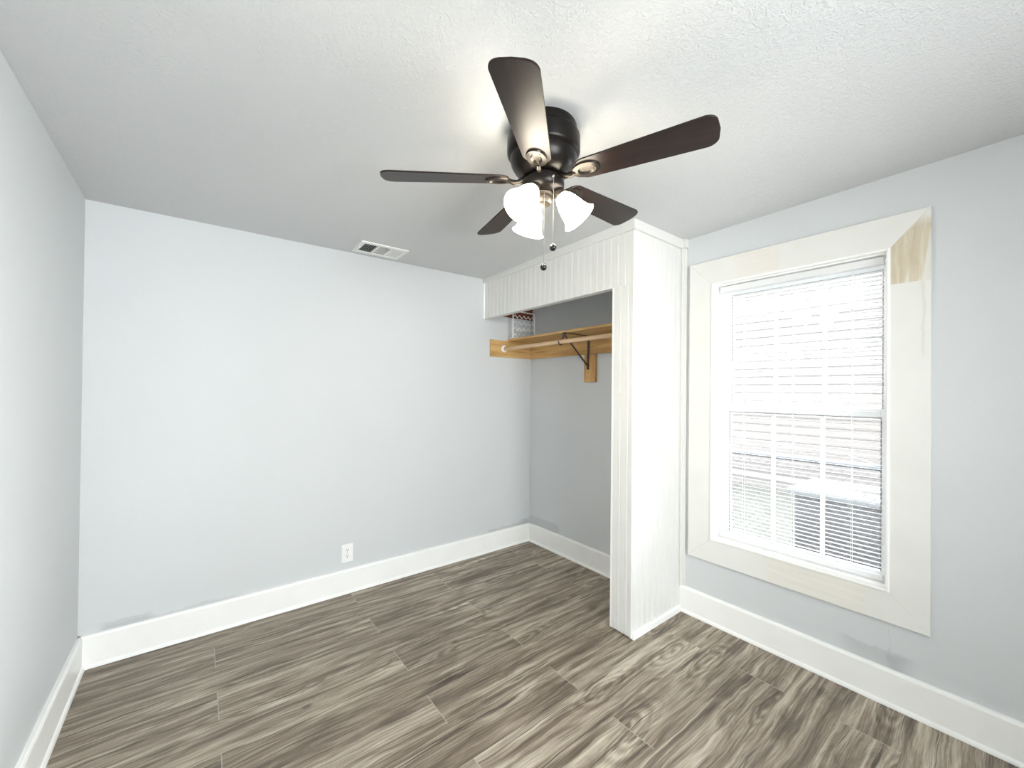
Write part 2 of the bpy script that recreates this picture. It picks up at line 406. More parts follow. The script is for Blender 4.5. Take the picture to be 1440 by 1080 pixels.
# right wall with the window opening
OY0, OY1, OZ0, OZ1 = -1.770, -2.582, 0.535, 2.122
SY0, SY1, SZ0, SZ1 = -3.26, -4.42, 0.55, 2.20  # opening of the added side window, out of frame
bm = bmesh.new()
box(bm, 0, WT, OY0, 0.0, -0.1, TOP); box(bm, 0, WT, YN-WT, SY1, -0.1, TOP); box(bm, 0, WT, SY0, OY1, -0.1, TOP)
box(bm, 0, WT, SY1, SY0, -0.1, SZ0); box(bm, 0, WT, SY1, SY0, SZ1, TOP)
box(bm, 0, WT, OY1, OY0, -0.1, OZ0); box(bm, 0, WT, OY1, OY0, OZ1, TOP)
struct('wall_right', bm, 'wall_right', label='blue grey wall with the window')
# near wall behind the camera with an opening for the added window
NX0, NX1, NZ0, NZ1 = -2.66, -1.16, 0.60, 2.20
bm = bmesh.new()
box(bm, XL, NX0, YN-WT, YN, -0.1, TOP); box(bm, NX1, 0, YN-WT, YN, -0.1, TOP)
box(bm, NX0, NX1, YN-WT, YN, -0.1, NZ0); box(bm, NX0, NX1, YN-WT, YN, NZ1, TOP)
struct('wall_near', bm, 'wall', label='blue grey wall opposite the long wall')

# baseboards: board + quarter round
def baseboard(name, p0, p1, nrm, label, h=0.1656, z0=0.0):
    """p0,p1 on the wall, nrm towards the room"""
    p0, p1, nrm = Vector((*p0, 0)), Vector((*p1, 0)), Vector((*nrm, 0))
    d = (p1-p0); ln = d.length; d.normalize()
    pts = [(0, 0), (0.020, 0), (0.020, h-0.012), (0.017, h-0.004), (0.012, h), (0, h)]
    fn = lambda u, v, s: p0 + nrm*u + d*s + Vector((0, 0, v))
    o = struct(name, prism(bmesh.new(), pts, fn, 0, ln), 'white', label=label)
    q = [(0.018, 0.0)] + [(0.018 + 0.014*math.cos(a), 0.019*math.sin(a)) for a in [i*PI/12 for i in range(7)]]
    link('shoe_moulding', prism(bmesh.new(), q, fn, 0, ln), 'white', o)
    return o
baseboard('baseboard_back', (XL, 0), (0, 0), (0, -1), 'tall white baseboard along the long wall')
baseboard('baseboard_left', (XL, YN), (XL, 0), (1, 0), 'tall white baseboard along the left wall')
baseboard('baseboard_closet', (0, -1.535), (0, 0), (-1, 0), 'white baseboard inside the closet')
baseboard('baseboard_right', (0, YN), (0, -1.553), (-1, 0), 'tall white baseboard under the window')
baseboard('baseboard_near', (XL, YN), (0, YN), (0, 1), 'white baseboard along the near wall')

# ------------------------------------------------------------------ window in the right wall
win = bpy.data.objects.new('window_1', None); COL.objects.link(win); win.location = (0, -2.176, OZ0); win['kind'] = 'structure'
win['label'] = 'white double hung window with wide casing'
def wpart(name, bm, mat, smooth=False): return under(win, name, bm, mat, smooth)
CO = (-1.6167, -2.7212, 0.3837, 2.2767); CI = (-1.7621, -2.5876, 0.5262, 2.1266); CT = 0.022
def cboard(name, quad, mat):
    fn = lambda u, v, s: Vector((-s, u, v))
    b = prism(bmesh.new(), quad, fn, 0.0, CT)
    bmesh.ops.bevel(b, geom=[e for e in b.edges if all(abs(v.co.x + CT) < 1e-6 for v in e.verts)], offset=0.0015, segments=1, affect='EDGES')
    wpart(name, b, mat)
(a0, a1, b0, b1), (c0, c1, d0, d1) = CO, CI
cboard('casing_board', [(a0, b0), (a0, b1), (c0, d1), (c0, d0)], 'casing_left')
cboard('casing_board', [(a1, b0), (c1, d0), (c1, d1), (a1, b1)], 'casing_right')
cboard('casing_board', [(a0, b1), (a1, b1), (c1, d1), (c0, d1)], 'casing_top')
cboard('casing_board', [(a0, b0), (c0, d0), (c1, d0), (a1, b0)], 'casing_bottom')
# inner stop bead and jamb lining
def frame(bm, x0, x1, y0, y1, z0, z1, t, bev=0.0, tb=None, tt=None):
    """rectangular frame, y0 > y1"""
    tb = tb or t; tt = tt or t
    box(bm, x0, x1, y0-t, y0, z0, z1, bev); box(bm, x0, x1, y1, y1+t, z0, z1, bev)
    box(bm, x0, x1, y1+t, y0-t, z0, z0+tb, bev); box(bm, x0, x1, y1+t, y0-t, z1-tt, z1, bev)
    return bm
wpart('stop_bead', frame(bmesh.new(), -0.028, 0.006, c0+0.002, c1-0.002, d0-0.002, d1+0.002, 0.012, 0.003), 'white')
wpart('jamb', frame(bmesh.new(), 0.004, WT, OY0, OY1, OZ0, OZ1, 0.012), 'white')
JY0, JY1, JZ0, JZ1 = OY0-0.012, OY1+0.012, OZ0+0.012, OZ1-0.012
FY0, FY1, FZ0, FZ1 = -1.800, -2.566, JZ0+0.004, JZ1-0.016
k_ = bmesh.new()
box(k_, 0.088, 0.155, FY0, JY0, JZ0, JZ1, 0.002); box(k_, 0.088, 0.155, JY1, FY1, JZ0, JZ1, 0.001)
box(k_, 0.088, 0.155, FY1, FY0, JZ0, FZ0, 0.001); box(k_, 0.088, 0.155, FY1, FY0, FZ1, JZ1, 0.002)
wpart('window_frame', k_, 'vinyl')
MZ0, MZ1 = 1.322, 1.372
def sash(x0, x1, z0, z1, stile, bot, top, name, lock=False):
    s = frame(bmesh.new(), x0, x1, FY0, FY1, z0, z1, stile, 0.003, bot, top)
    o = wpart(name, s, 'vinyl')
    gy0, gy1, gz0, gz1 = FY0-stile, FY1+stile, z0+bot, z1-top
    xm = (x0+x1)/2
    g = link('pane', B(xm-0.002, xm+0.002, gy1-0.004, gy0+0.004, gz0-0.004, gz1+0.004), 'glass', o)
    k = bmesh.new()
    for i in (1, 2):
        yy = gy0 + (gy1-gy0)*i/3; box(k, xm-0.006, xm+0.006, yy-0.009, yy+0.009, gz0, gz1)
    zz = (gz0+gz1)/2; box(k, xm-0.0055, xm+0.0055, gy1, gy0, zz-0.009, zz+0.009)
    mu = link('muntin_grid', k, 'vinyl', o)
    q = frame(bmesh.new(), x0-0.001, x0+0.002, gy0+0.004, gy1-0.004, gz0-0.004, gz1+0.004, 0.004)
    ga = link('gasket', q, 'gasket', o)
    return o
sash(0.124, 0.150, MZ0, FZ1, 0.028, 0.045, 0.032, 'upper_sash')
lo_s = sash(0.092, 0.120, FZ0, MZ1, 0.028, 0.022, 0.048, 'lower_sash')
lk = bmesh.new(); box(lk, 0.085, 0.118, -2.20, -2.15, MZ1, MZ1+0.012, 0.003); link('sash_lock', lk, 'vinyl', lo_s)

# unseen window added in the near wall for daylight from behind the camera
win2 = bpy.data.objects.new('added_window_2', None); COL.objects.link(win2); win2.location = ((NX0+NX1)/2, YN, NZ0); win2['kind'] = 'structure'
def frame_y(bm, y0, y1, x0, x1, z0, z1, t):
    box(bm, x0, x0+t, y0, y1, z0, z1); box(bm, x1-t, x1, y0, y1, z0, z1)
    box(bm, x0+t, x1-t, y0, y1, z0, z0+t); box(bm, x0+t, x1-t, y0, y1, z1-t, z1); return bm
under(win2, 'casing', frame_y(bmesh.new(), YN-0.002, YN+0.02, NX0-0.11, NX1+0.11, NZ0-0.11, NZ1+0.11, 0.112), 'white')
k_ = frame_y(bmesh.new(), YN-0.12, YN-0.07, NX0, NX1, NZ0, NZ1, 0.035); box(k_, NX0+0.035, NX1-0.035, YN-0.115, YN-0.075, 1.37, 1.42)
under(win2, 'window_frame', k_, 'vinyl')
win3 = bpy.data.objects.new('added_window_3', None); COL.objects.link(win3); win3.location = (0, (SY0+SY1)/2, SZ0); win3['kind'] = 'structure'  # unseen side window added to bring daylight onto the left wall
under(win3, 'casing', frame(bmesh.new(), -0.022, 0.0, SY0+0.11, SY1-0.11, SZ0-0.11, SZ1+0.11, 0.112), 'white')
k_ = frame(bmesh.new(), 0.07, 0.12, SY0, SY1, SZ0, SZ1, 0.035); box(k_, 0.075, 0.115, SY1+0.035, SY0-0.035, 1.33, 1.38)
under(win3, 'window_frame', k_, 'vinyl')
under(win3, 'pane', B(0.093, 0.097, SY1+0.03, SY0-0.03, SZ0+0.03, SZ1-0.03), 'glass')
under(win2, 'pane', B(NX0+0.03, NX1-0.03, YN-0.097, YN-0.093, NZ0+0.03, NZ1-0.03), 'glass')

# ------------------------------------------------------------------ blind
bl = thing('window_blind', 'white horizontal mini blind lowered over the whole window with open slats', 'blind', (0.035, -2.177, OZ0+0.012))
BY0, BY1 = -1.796, -2.559
bm = bmesh.new()
box(bm, 0.014, 0.054, BY1, BY0, 2.068, 2.104, 0.003)
under(bl, 'headrail', bm, 'slat')
bm = bmesh.new(); zs = []
z = 0.592
while z < 2.060:
    zs.append(z); z += 0.0213
for z in zs:
    n = 4; rows = []
    for i in range(n+1):
        t = i/n - 0.5
        xx = 0.035 + t*0.0250; zz = z - 0.0016*(4*t*t) + 0.0008 - t*0.0022
        rows.append([bm.verts.new((xx, yy, zz + dz)) for dz in (0.0, -0.0007) for yy in (BY0, BY1)])
    for a, c in zip(rows, rows[1:]):
        bm.faces.new((a[0], a[1], c[1], c[0])); bm.faces.new((a[2], c[2], c[3], a[3]))
        bm.faces.new((a[0], c[0], c[2], a[2])); bm.faces.new((a[1], a[3], c[3], c[1]))
    bm.faces.new((rows[0][0], rows[0][2], rows[0][3], rows[0][1])); bm.faces.new((rows[-1][0], rows[-1][1], rows[-1][3], rows[-1][2]))
under(bl, 'slats', bm, 'slat')
under(bl, 'bottom_rail', box(bmesh.new(), 0.021, 0.049, BY1, BY0, 0.552, 0.576, 0.003), 'slat')
for yy in (-1.932, -2.186, -2.440):
    bm = bmesh.new()
    for xx in (0.0215, 0.0485): tube(bm, [(xx, yy, 0.575), (xx, yy, 2.07)], 0.0011, 6)
    under(bl, 'ladder_cord', bm, 'cord')

# ------------------------------------------------------------------ closet of beadboard
cl = thing('closet', 'white beadboard closet built into the corner with an open doorway and no door', 'closet', (-0.30, -0.80, 0))
CD, CW, CP, CZ = -0.5569, -1.560, -1.4255, 2.0802
def beadboard(bm, u0, u1, v0, v1, fn, pitch=0.054, off=0.0, th=0.014):
    """profile of flat boards with a bead between two V grooves, standing v0..v1"""
    pr = [(u0, 0.0)]
    u = u0 + off
    while u < u1 - 0.012:
        if u > u0 + 0.012:
            pr += [(u-0.0080, 0), (u-0.0060, -0.0030), (u-0.0042, 0.0002), (u, 0.0018), (u+0.0042, 0.0002), (u+0.0060, -0.0030), (u+0.0080, 0)]
        u += pitch
    pr += [(u1, 0.0), (u1, -th), (u0, -th)]
    prism(bm, pr, fn, v0, v1)
fx = lambda u, h, v: Vector((CD - h, -u, v))          # front face, u runs from the far wall
bm = bmesh.new(); ztop = lambda x, y: zc(x, y) - 0.002
beadboard(bm, 0.0, -CW-0.0, CZ, 2.445, fx, 0.054, 0.043)
box(bm, CD+0.014, CD+0.05, CP, 0.0, CZ, CZ+0.035)       # header bottom rail behind the boards
under(cl, 'header_panel', bm, 'bead')
bm = bmesh.new(); beadboard(bm, -CP, -CW, 0.012, CZ, fx, 0.054, 0.043)
under(cl, 'front_post', bm, 'bead')
bm = bmesh.new(); box(bm, CD+0.002, CD+0.086, CP-0.002, CP+0.018, 0.008, CZ, 0.002)
under(cl, 'door_jamb', bm, 'white')
fs = lambda u, h, v: Vector((CD + u, CW - h, v))       # side face
bm = bmesh.new(); beadboard(bm, 0.0146, -CD, 0.004, 2.446, fs, 0.054, 0.043)
under(cl, 'side_panel', bm, 'bead')
bm = bmesh.new(); box(bm, CD-0.0012, CD+0.012, CW-0.0012, CW+0.006, 0.006, 2.40, 0.001); under(cl, 'corner_bead', bm, 'bead')
bm = bmesh.new(); box(bm, -0.014, 0.0, CW-0.030, CW-0.001, 0.167, 2.40, 0.002); box(bm, -0.030, 0.0, CW-0.013, CW-0.001, 0.167, 2.40, 0.003)
under(cl, 'wall_moulding', bm, 'bead')
bm = bmesh.new(); box(bm, CD-0.012, CD+0.001, -0.013, 0.0, CZ, 2.40, 0.002); under(cl, 'corner_moulding', bm, 'white')
# band of trim under the ceiling
bm = bmesh.new()
def tilted(bm, p, q, w, zb):
    """board along p->q (xy), w the outward offset, bottom at zb, top against the ceiling"""
    p, q, w = Vector((*p, 0)), Vector((*q, 0)), Vector((*w, 0))
    c = [p, q, q+w, p+w]
    lo_ = [bm.verts.new((v.x, v.y, zb)) for v in c]; hi_ = [bm.verts.new((v.x, v.y, zc(v.x, v.y)-0.0008)) for v in c]
    bm.faces.new(lo_[::-1]); bm.faces.new(hi_)
    for i in range(4): bm.faces.new((lo_[i], lo_[(i+1) % 4], hi_[(i+1) % 4], hi_[i]))
tilted(bm, (CD+0.001, 0.0), (CD+0.001, CW-0.018), (-0.019, 0), 2.394)
under(cl, 'ceiling_moulding', bm, 'bead')
bm = bmesh.new(); tilted(bm, (CD+0.001, CW+0.001), (0.0, CW+0.001), (0, -0.019), 2.398); tilted(bm, (-0.034, CW-0.018), (0.0, CW-0.018), (0, -0.018), 2.404)
under(cl, 'ceiling_moulding', bm, 'bead')
bm = bmesh.new()
q = [(0.0, 0.0), (0.016, 0.0), (0.016, 0.034), (0.010, 0.042), (0.0, 0.042)]
prism(bm, q, lambda u, v, s: Vector((s, CW-0.001-u, v)), CD+0.008, -0.034)
under(cl, 'base_moulding', bm, 'white')
bm = bmesh.new(); lathe(bm, [(0.0, 0.0), (0.010, 0.0), (0.011, -0.0015), (0.0, -0.002)], 16, (1, 0, 0), (CD-0.0005, -1.474, 1.43)); under(cl, 'filled_hole', bm, 'bead')

# ------------------------------------------------------------------ closet fittings
sh = thing('closet_shelf', 'unpainted pine shelf on cleats and a brown metal bracket inside the closet', 'shelf', (-0.15, -0.75, 1.905))
sb = box(bmesh.new(), -0.293, 0.0, -1.545, -0.004, 1.905, 1.923, 0.002); under(sh, 'shelf_board', sb, 'pine')
def screws(pts, parent, axis):
    for p in pts:
        b = bmesh.new(); lathe(b, [(0.0, 0.0012), (0.003, 0.0010), (0.004, 0.0), (0.004, -0.001), (0, -0.001)], 10, axis, p); under(parent, 'screw', b, 'dark')
c1 = under(sh, 'side_cleat', box(bmesh.new(), -0.492, -0.0, -0.020, 0.0, 1.752, 1.904, 0.002), 'pine_x')
c2 = under(sh, 'back_cleat', box(bmesh.new(), -0.020, 0.0, -1.545, -0.021, 1.752, 1.904, 0.002), 'pine')
bm = bmesh.new(); box(bm, -0.024, 0.0, -0.826, -0.704, 1.522, 1.7515, 0.007); c3 = under(sh, 'bracket_block', bm, 'pine_z')
def wscrew(par, pts, axis):
    for p in pts:
        b = bmesh.new(); lathe(b, [(0.0, 0.0012), (0.003, 0.0010), (0.004, 0.0), (0.004, -0.001), (0, -0.001)], 10, axis)
        o = link('screw', b, 'dark', par); o.location = p
wscrew(c1, [(-0.470, -0.0202, 1.885), (-0.470, -0.0202, 1.782)], (0, -1, 0))
wscrew(c3, [(-0.0243, -0.752, 1.602), (-0.0243, -0.752, 1.558)], (-1, 0, 0))
bm = bmesh.new(); BYc = -0.752
box(bm, -0.034, -0.0245, BYc-0.009, BYc+0.009, 1.625, 1.7515); box(bm, -0.028, -0.0205, BYc-0.009, BYc+0.009, 1.752, 1.899)   # wall leg
box(bm, -0.312, -0.021, BYc-0.008, BYc+0.008, 1.8995, 1.9045)            # arm under the shelf
box(bm, -0.312, -0.298, BYc-0.014, BYc+0.014, 1.868, 1.9055)             # nose
tube(bm, [(-0.030, BYc, 1.655), (-0.150, BYc, 1.755), (-0.262, BYc, 1.852), (-0.300, BYc, 1.880)], 0.0065, 8)
hk = [(-0.345 + 0.0235*math.cos(a), BYc, 1.828 + 0.0235*math.sin(a)) for a in [math.radians(d) for d in range(60, -205, -15)]]
tube(bm, [(-0.305, BYc, 1.872)] + hk, 0.0045, 8)
br = under(sh, 'bracket', bm, 'bracket')

rd = thing('hanging_rod', 'pale wooden closet rod running below the front of the pine shelf', 'rod', (-0.345, -0.75, 1.828))
bm = bmesh.new(); tube(bm, [(-0.345, -0.026, 1.828), (-0.345, -1.535, 1.828)], 0.0175, 20); under(rd, 'rod', bm, 'rod', True)
bm = bmesh.new()
ring = [(0.0, 0.0), (0.032, 0.0), (0.032, 0.004), (0.028, 0.008), (0.027, 0.016), (0.0185, 0.016), (0.0185, 0.004), (0.0, 0.004)]
lathe(bm, ring, 28, (0, -1, 0), (-0.345, -0.0205, 1.828), close=False); o = under(rd, 'rod_socket', bm, 'plastic', True); o['label'] = 'white plastic rod socket'

rk = thing('wire_rack', 'white wire rack with zigzag wires standing upright on the end of the closet shelf', 'rack', (-0.176, -0.10, 1.923))
x0, x1, zb, zt, ry = -0.306, -0.048, 1.9265, 2.172, -0.10
bm = bmesh.new()
cr = 0.018
pts = [(x0, ry, zb)] + [(x0, ry, zt-cr)] + [(x0+cr-cr*math.cos(a), ry, zt-cr+cr*math.sin(a)) for a in (0.4, 0.8, 1.2, 1.57)] + \
      [(x1-cr+cr*math.sin(a), ry, zt-cr+cr*math.cos(a)) for a in (0.0, 0.4, 0.8, 1.2)] + [(x1, ry, zt-cr), (x1, ry, zb)]
tube(bm, pts, 0.0046, 8)
under(rk, 'frame', bm, 'wire', True)
for zz in (2.126, 2.069, 2.010, 1.953):
    n = 10; b = bmesh.new()
    tube(b, [(x0 + (x1-x0)*i/n, ry, zz + (0.013 if i % 2 else -0.013)) for i in range(n+1)], 0.0038, 6); under(rk, 'zigzag_wire', b, 'wire')
for xx in (x0, x1):
    b = bmesh.new(); tube(b, [(xx, ry+0.05, zb), (xx, ry-0.0, zb), (xx, ry-0.07, zb)], 0.0034, 8); under(rk, 'foot', b, 'wire', True)

tag(struct('ledger_board', B(-0.50, -0.0, -0.018, 0.0, 2.128, 2.26), 'redboard'), 'red brown board fixed high inside the closet behind the wire rack', 'board')
bpy.data.objects['ledger_board']['kind'] = 'thing'

# ------------------------------------------------------------------ ceiling vent
VX, VY = -1.560, -0.180
vt = thing('ceiling_vent', 'white metal air vent with three louvred sections in the ceiling near the long wall', 'vent', (VX, VY, zc(VX, VY)), (-0.0129, -0.0116, 0))
hx, hy = 0.163, 0.113
bm = bmesh.new()
t = 0.030
def vb(bm, x0, x1, y0, y1, z0, z1, bev=0): box(bm, x0, x1, y0, y1, z0, z1, bev)
vb(bm, -hx, hx, hy-t, hy, -0.010, -0.0005, 0.002); vb(bm, -hx, hx, -hy, -hy+t, -0.010, -0.0005, 0.002)
vb(bm, -hx, -hx+t, -hy+t, hy-t, -0.010, -0.0005, 0.002); vb(bm, hx-t, hx, -hy+t, hy-t, -0.010, -0.0005, 0.002)
d1, d2 = -0.038, 0.052
for d in (d1, d2): vb(bm, d-0.006, d+0.006, -hy+t, hy-t, -0.0095, -0.0005)
link('frame', bm, 'vent', vt)
link('backing', B(-hx+0.02, hx-0.02, -hy+0.02, hy-0.02, -0.0015, -0.0004), 'duct', vt)
def louvre(bm, cx, cy, along, tilt, half, wd=0.0082):
    c, s = math.cos(tilt)*wd/2, math.sin(tilt)*wd/2
    th = 0.0006
    ps = []
    for sg in (-1, 1):
        for k in (-1, 1):
            if along == 'y': ps.append([(cx + sg*c, cy + k*half, -0.0055 + sg*s + dz) for dz in (-th, th)])
            else: ps.append([(cx + k*half, cy + sg*c, -0.0055 + sg*s + dz) for dz in (-th, th)])
    v = [bm.verts.new(p) for pr in ps for p in pr]
    for f in ((0,1,3,2),(4,6,7,5),(0,4,5,1),(2,3,7,6),(0,2,6,4),(1,5,7,3)): bm.faces.new([v[i] for i in f])
secs = [(-hx+t, d1-0.006, 'y', math.radians(38)), (d1+0.006, d2-0.006, 'x', math.radians(8)), (d2+0.006, hx-t, 'y', math.radians(-14))]
for (s0, s1, al, tl) in secs:
    bm = bmesh.new()
    if al == 'y':
        n = 6
        for i in range(n): louvre(bm, s0 + (s1-s0)*(i+0.5)/n, 0, 'y', tl, hy-t)
    else:
        n = 11
        for i in range(n): louvre(bm, (s0+s1)/2, -hy+t + (2*hy-2*t)*(i+0.5)/n, 'x', tl, (s1-s0)/2, 0.0088)
    link('louvres', bm, 'vent', vt)
bm = bmesh.new(); vb(bm, -hx+0.012, -hx+0.018, -0.02, 0.012, -0.022, -0.0098, 0.001); link('damper_lever', bm, 'vent', vt)

# ------------------------------------------------------------------ wall outlet
ol = thing('wall_outlet', 'white duplex electrical outlet low on the long wall', 'outlet', (-1.706, 0, 0.2785))
bm = bmesh.new(); box(bm, -0.039, 0.039, -0.006, 0.0, -0.0635, 0.0635, 0.002); link('cover_plate', bm, 'plastic', ol)
for dz in (0.0215, -0.0215):
    pts = [(0.0165*math.cos(a), max(-0.0135, min(0.0135, 0.0175*math.sin(a)))) for a in [i*2*PI/28 for i in range(28)]]
    b = bmesh.new(); prism(b, pts, lambda u, v, s: Vector((u, -s, v+dz)), 0.004, 0.0078)
    r_ = link('receptacle', b, 'plastic', ol)
    b = bmesh.new(); box(b, -0.0085, -0.0050, -0.0083, -0.0070, dz+0.000, dz+0.0080); box(b, 0.0052, 0.0084, -0.0083, -0.0070, dz+0.001, dz+0.0075)
    lathe(b, [(0, 0.0013), (0.0034, 0.0013), (0.0034, 0), (0, 0)], 12, (0, -1, 0), (0, -0.0070, dz-0.0065))
    link('slots', b, 'dark', r_)
b = bmesh.new(); lathe(b, [(0.0, 0.0018), (0.0025, 0.0014), (0.003, 0.0), (0, 0)], 12, (0, -1, 0), (0, -0.0058, 0)); link('screw', b, 'chain', ol)

# ------------------------------------------------------------------ ceiling fan
FX, FY = -1.530, -1.840
FZ = zc(FX, FY)
HZ = 2.247                                # height of the blade plane
fan = thing('ceiling_fan', 'dark bronze ceiling fan with five walnut blades and three lit glass shades', 'ceiling fan', (FX, FY, FZ))
def fz(z): return z - FZ
b = bmesh.new()
lathe(b, [(0.0, 0.004), (0.122, 0.004), (0.126, -0.004), (0.126, -0.030), (0.131, -0.036), (0.139, -0.044), (0.139, -0.098), (0.135, -0.106), (0.126, -0.112),
          (0.126, -0.122), (0.122, -0.140), (0.110, -0.160), (0.092, -0.177), (0.074, -0.187), (0.060, -0.190), (0.0, -0.190)], 56)
link('motor_housing', b, 'bronze', fan, True)
b = bmesh.new(); lathe(b, [(0.0, -0.188), (0.062, -0.188), (0.066, -0.192), (0.066, -0.206), (0.0, -0.206)], 40); link('flywheel', b, 'bronze', fan, True)
b = bmesh.new()
lathe(b, [(0.0, -0.204), (0.074, -0.204), (0.080, -0.208), (0.081, -0.214), (0.079, -0.232), (0.068, -0.244), (0.050, -0.250), (0.040, -0.252), (0.0, -0.252)], 48)
link('switch_housing', b, 'bronze', fan, True)
b = bmesh.new()
lathe(b, [(0.0, -0.250), (0.038, -0.250), (0.040, -0.254), (0.038, -0.258), (0.033, -0.260), (0.034, -0.282), (0.030, -0.290), (0.018, -0.294), (0.0, -0.295)], 32)
link('light_fitter', b, 'cup', fan, True)

TILT = Matrix.Rotation(-0.046, 3, Vector((0.02, 1.0, 0)).normalized())
R0, R1 = 0.130, 0.600
def blade_outline():
    pts = []
    w0, w1 = 0.050, 0.066
    rc = 0.034
    # root: rounded end
    for i in range(13):
        a = PI/2 + PI*i/12
        pts.append((R0 + 0.040 + 0.040*math.cos(a), w0*math.sin(a)))
    pts.append((R1-rc, -w1))
    for i in range(1, 8): a = -PI/2 + (PI/2)*i/8; pts.append((R1-rc+rc*math.cos(a), -w1+rc+rc*math.sin(a)))
    pts.append((R1, -w1+rc)); 
    pts.append((R1+0.004, 0.0)); pts.append((R1, w1-rc))
    for i in range(1, 8): a = (PI/2)*i/8; pts.append((R1-rc+rc*math.cos(a), w1-rc+rc*math.sin(a)))
    pts.append((R1-rc, w1))
    return pts
PITCH = math.radians(-12)
bo = blade_outline()
for k in range(5):
    ang = math.radians(148.3 + 72*k)
    b = bmesh.new()
    prism(b, bo, lambda u, v, s: Vector((u, v, s)), -0.003, 0.003)
    bmesh.ops.bevel(b, geom=[e for e in b.edges if abs(e.verts[0].co.z - e.verts[1].co.z) < 1e-6], offset=0.0012, segments=1, affect='EDGES')
    Rm = (TILT @ Matrix.Rotation(ang, 3, 'Z') @ Matrix.Rotation(PITCH, 3, 'X')).to_4x4()
    bl_ = link('blade', b, 'blade', fan); bl_.matrix_local = Matrix.Translation((0, 0, fz(HZ) + 0.002)) @ Rm
    # iron: oval ring under the blade root + arm to the flywheel
    b = bmesh.new(); n = 36
    zc0, zc1 = -0.009, -0.0034
    def oval(rx, ry, cx, z): return [b.verts.new((cx + rx*math.cos(2*PI*i/n), ry*math.sin(2*PI*i/n), z)) for i in range(n)]
    cx = 0.170
    A0, A1 = oval(0.052, 0.038, cx, zc1), oval(0.050, 0.036, cx, zc0)
    C1, C0 = oval(0.034, 0.021, cx+0.004, zc0-0.0015), oval(0.026, 0.014, cx+0.004, zc1)
    for P, Q in ((A0, A1), (A1, C1), (C1, C0)):
        for i in range(n): b.faces.new((P[i], P[(i+1) % n], Q[(i+1) % n], Q[i]))
    b.faces.new(C0)
    for sx, sy in ((0.200, 0.016), (0.200, -0.016), (0.140, 0.0)): lathe(b, [(0, -0.0025), (0.003, -0.0022), (0.0042, 0), (0, 0)], 10, None, (sx, sy, zc0))
    arm = [(0.050, 0, 0.006), (0.075, 0, 0.001), (0.098, 0, -0.010), (0.116, 0, -0.010), (0.128, 0, -0.006)]
    Rp = Matrix.Rotation(-PITCH, 3, 'X')
    for i in range(len(arm)-1): pass
    tube(b, arm, [0.012, 0.0105, 0.0095, 0.010, 0.008], 10)
    link('blade_iron', b, 'iron', bl_, True)

RA = math.atan2(cR.y, cR.x)
for phi in (-8, 112, 232):
    az = RA + math.radians(phi)
    h = Vector((math.cos(az), math.sin(az), 0))
    neck = h*0.068 + Vector((0, 0, fz(2.186))); mouth = h*0.138 + Vector((0, 0, fz(2.098)))
    ax = (mouth - neck).normalized()
    b = bmesh.new()
    tube(b, [h*0.030 + Vector((0, 0, fz(2.208))), h*0.050 + Vector((0, 0, fz(2.214))), h*0.062 + Vector((0, 0, fz(2.204))), neck - ax*0.012], [0.010, 0.009, 0.009, 0.012], 12)
    lathe(b, [(0.0, -0.030), (0.014, -0.030), (0.020, -0.022), (0.0255, -0.004), (0.0255, 0.004), (0.0, 0.004)], 24, ax, neck)
    so = link('lamp_socket', b, 'cup', fan, True)
    Ln = (mouth-neck).length
    pr = [(0.024, 0.000), (0.0265, 0.006), (0.034, 0.020), (0.041, 0.040), (0.0455, 0.060), (0.0485, 0.078), (0.053, 0.094), (0.060, 0.106), (0.0665, Ln)]
    inner = [(r-0.0025, t) for r, t in reversed(pr)]
    b = bmesh.new(); lathe(b, pr + inner, 40, ax, neck, close=False)
    s_ = link('lamp_shade', b, 'shade', so, True); s_['label'] = 'lit frosted glass bell shade'
    b = bmesh.new()
    lathe(b, [(0.0, 0.004), (0.012, 0.004), (0.013, 0.022), (0.020, 0.038), (0.0265, 0.056), (0.0245, 0.072), (0.015, 0.083), (0.0, 0.086)], 24, ax, neck)
    link('bulb', b, 'bulb', so, True)
for (off, top, ball) in ((cR*0.031 - cF*0.077, 2.222, 1.963), (cR*0.002 - cF*0.036, 2.186, 1.905)):
    p = Vector((off.x, off.y, 0)); b = bmesh.new()
    z = top
    if top > 2.2: tube(b, [p*0.90 + Vector((0, 0, fz(top+0.004))), p*1.04 + Vector((0, 0, fz(top+0.002)))], 0.004, 8); p = p*1.04
    zz = top
    tube(b, [p + Vector((0, 0, fz(top+0.002))), p + Vector((0, 0, fz(ball)))], 0.0006, 5)
    while zz > ball:
        bmesh.ops.create_icosphere(b, subdivisions=1, radius=0.0008, matrix=Matrix.Translation(p + Vector((0, 0, fz(zz))))); zz -= 0.0046
    ch = link('pull_chain', b, 'chain', fan)
    b = bmesh.new(); lathe(b, [(0.0, 0.0145), (0.003, 0.0145), (0.0045, 0.0125), (0.009, 0.009), (0.0125, 0.002), (0.0125, -0.003), (0.009, -0.009), (0.004, -0.0120), (0.0, -0.0125)], 24, None, p + Vector((0, 0, fz(ball))))
    o = link('pull_ball', b, 'ball', ch, True); o['label'] = 'small black ball pull'

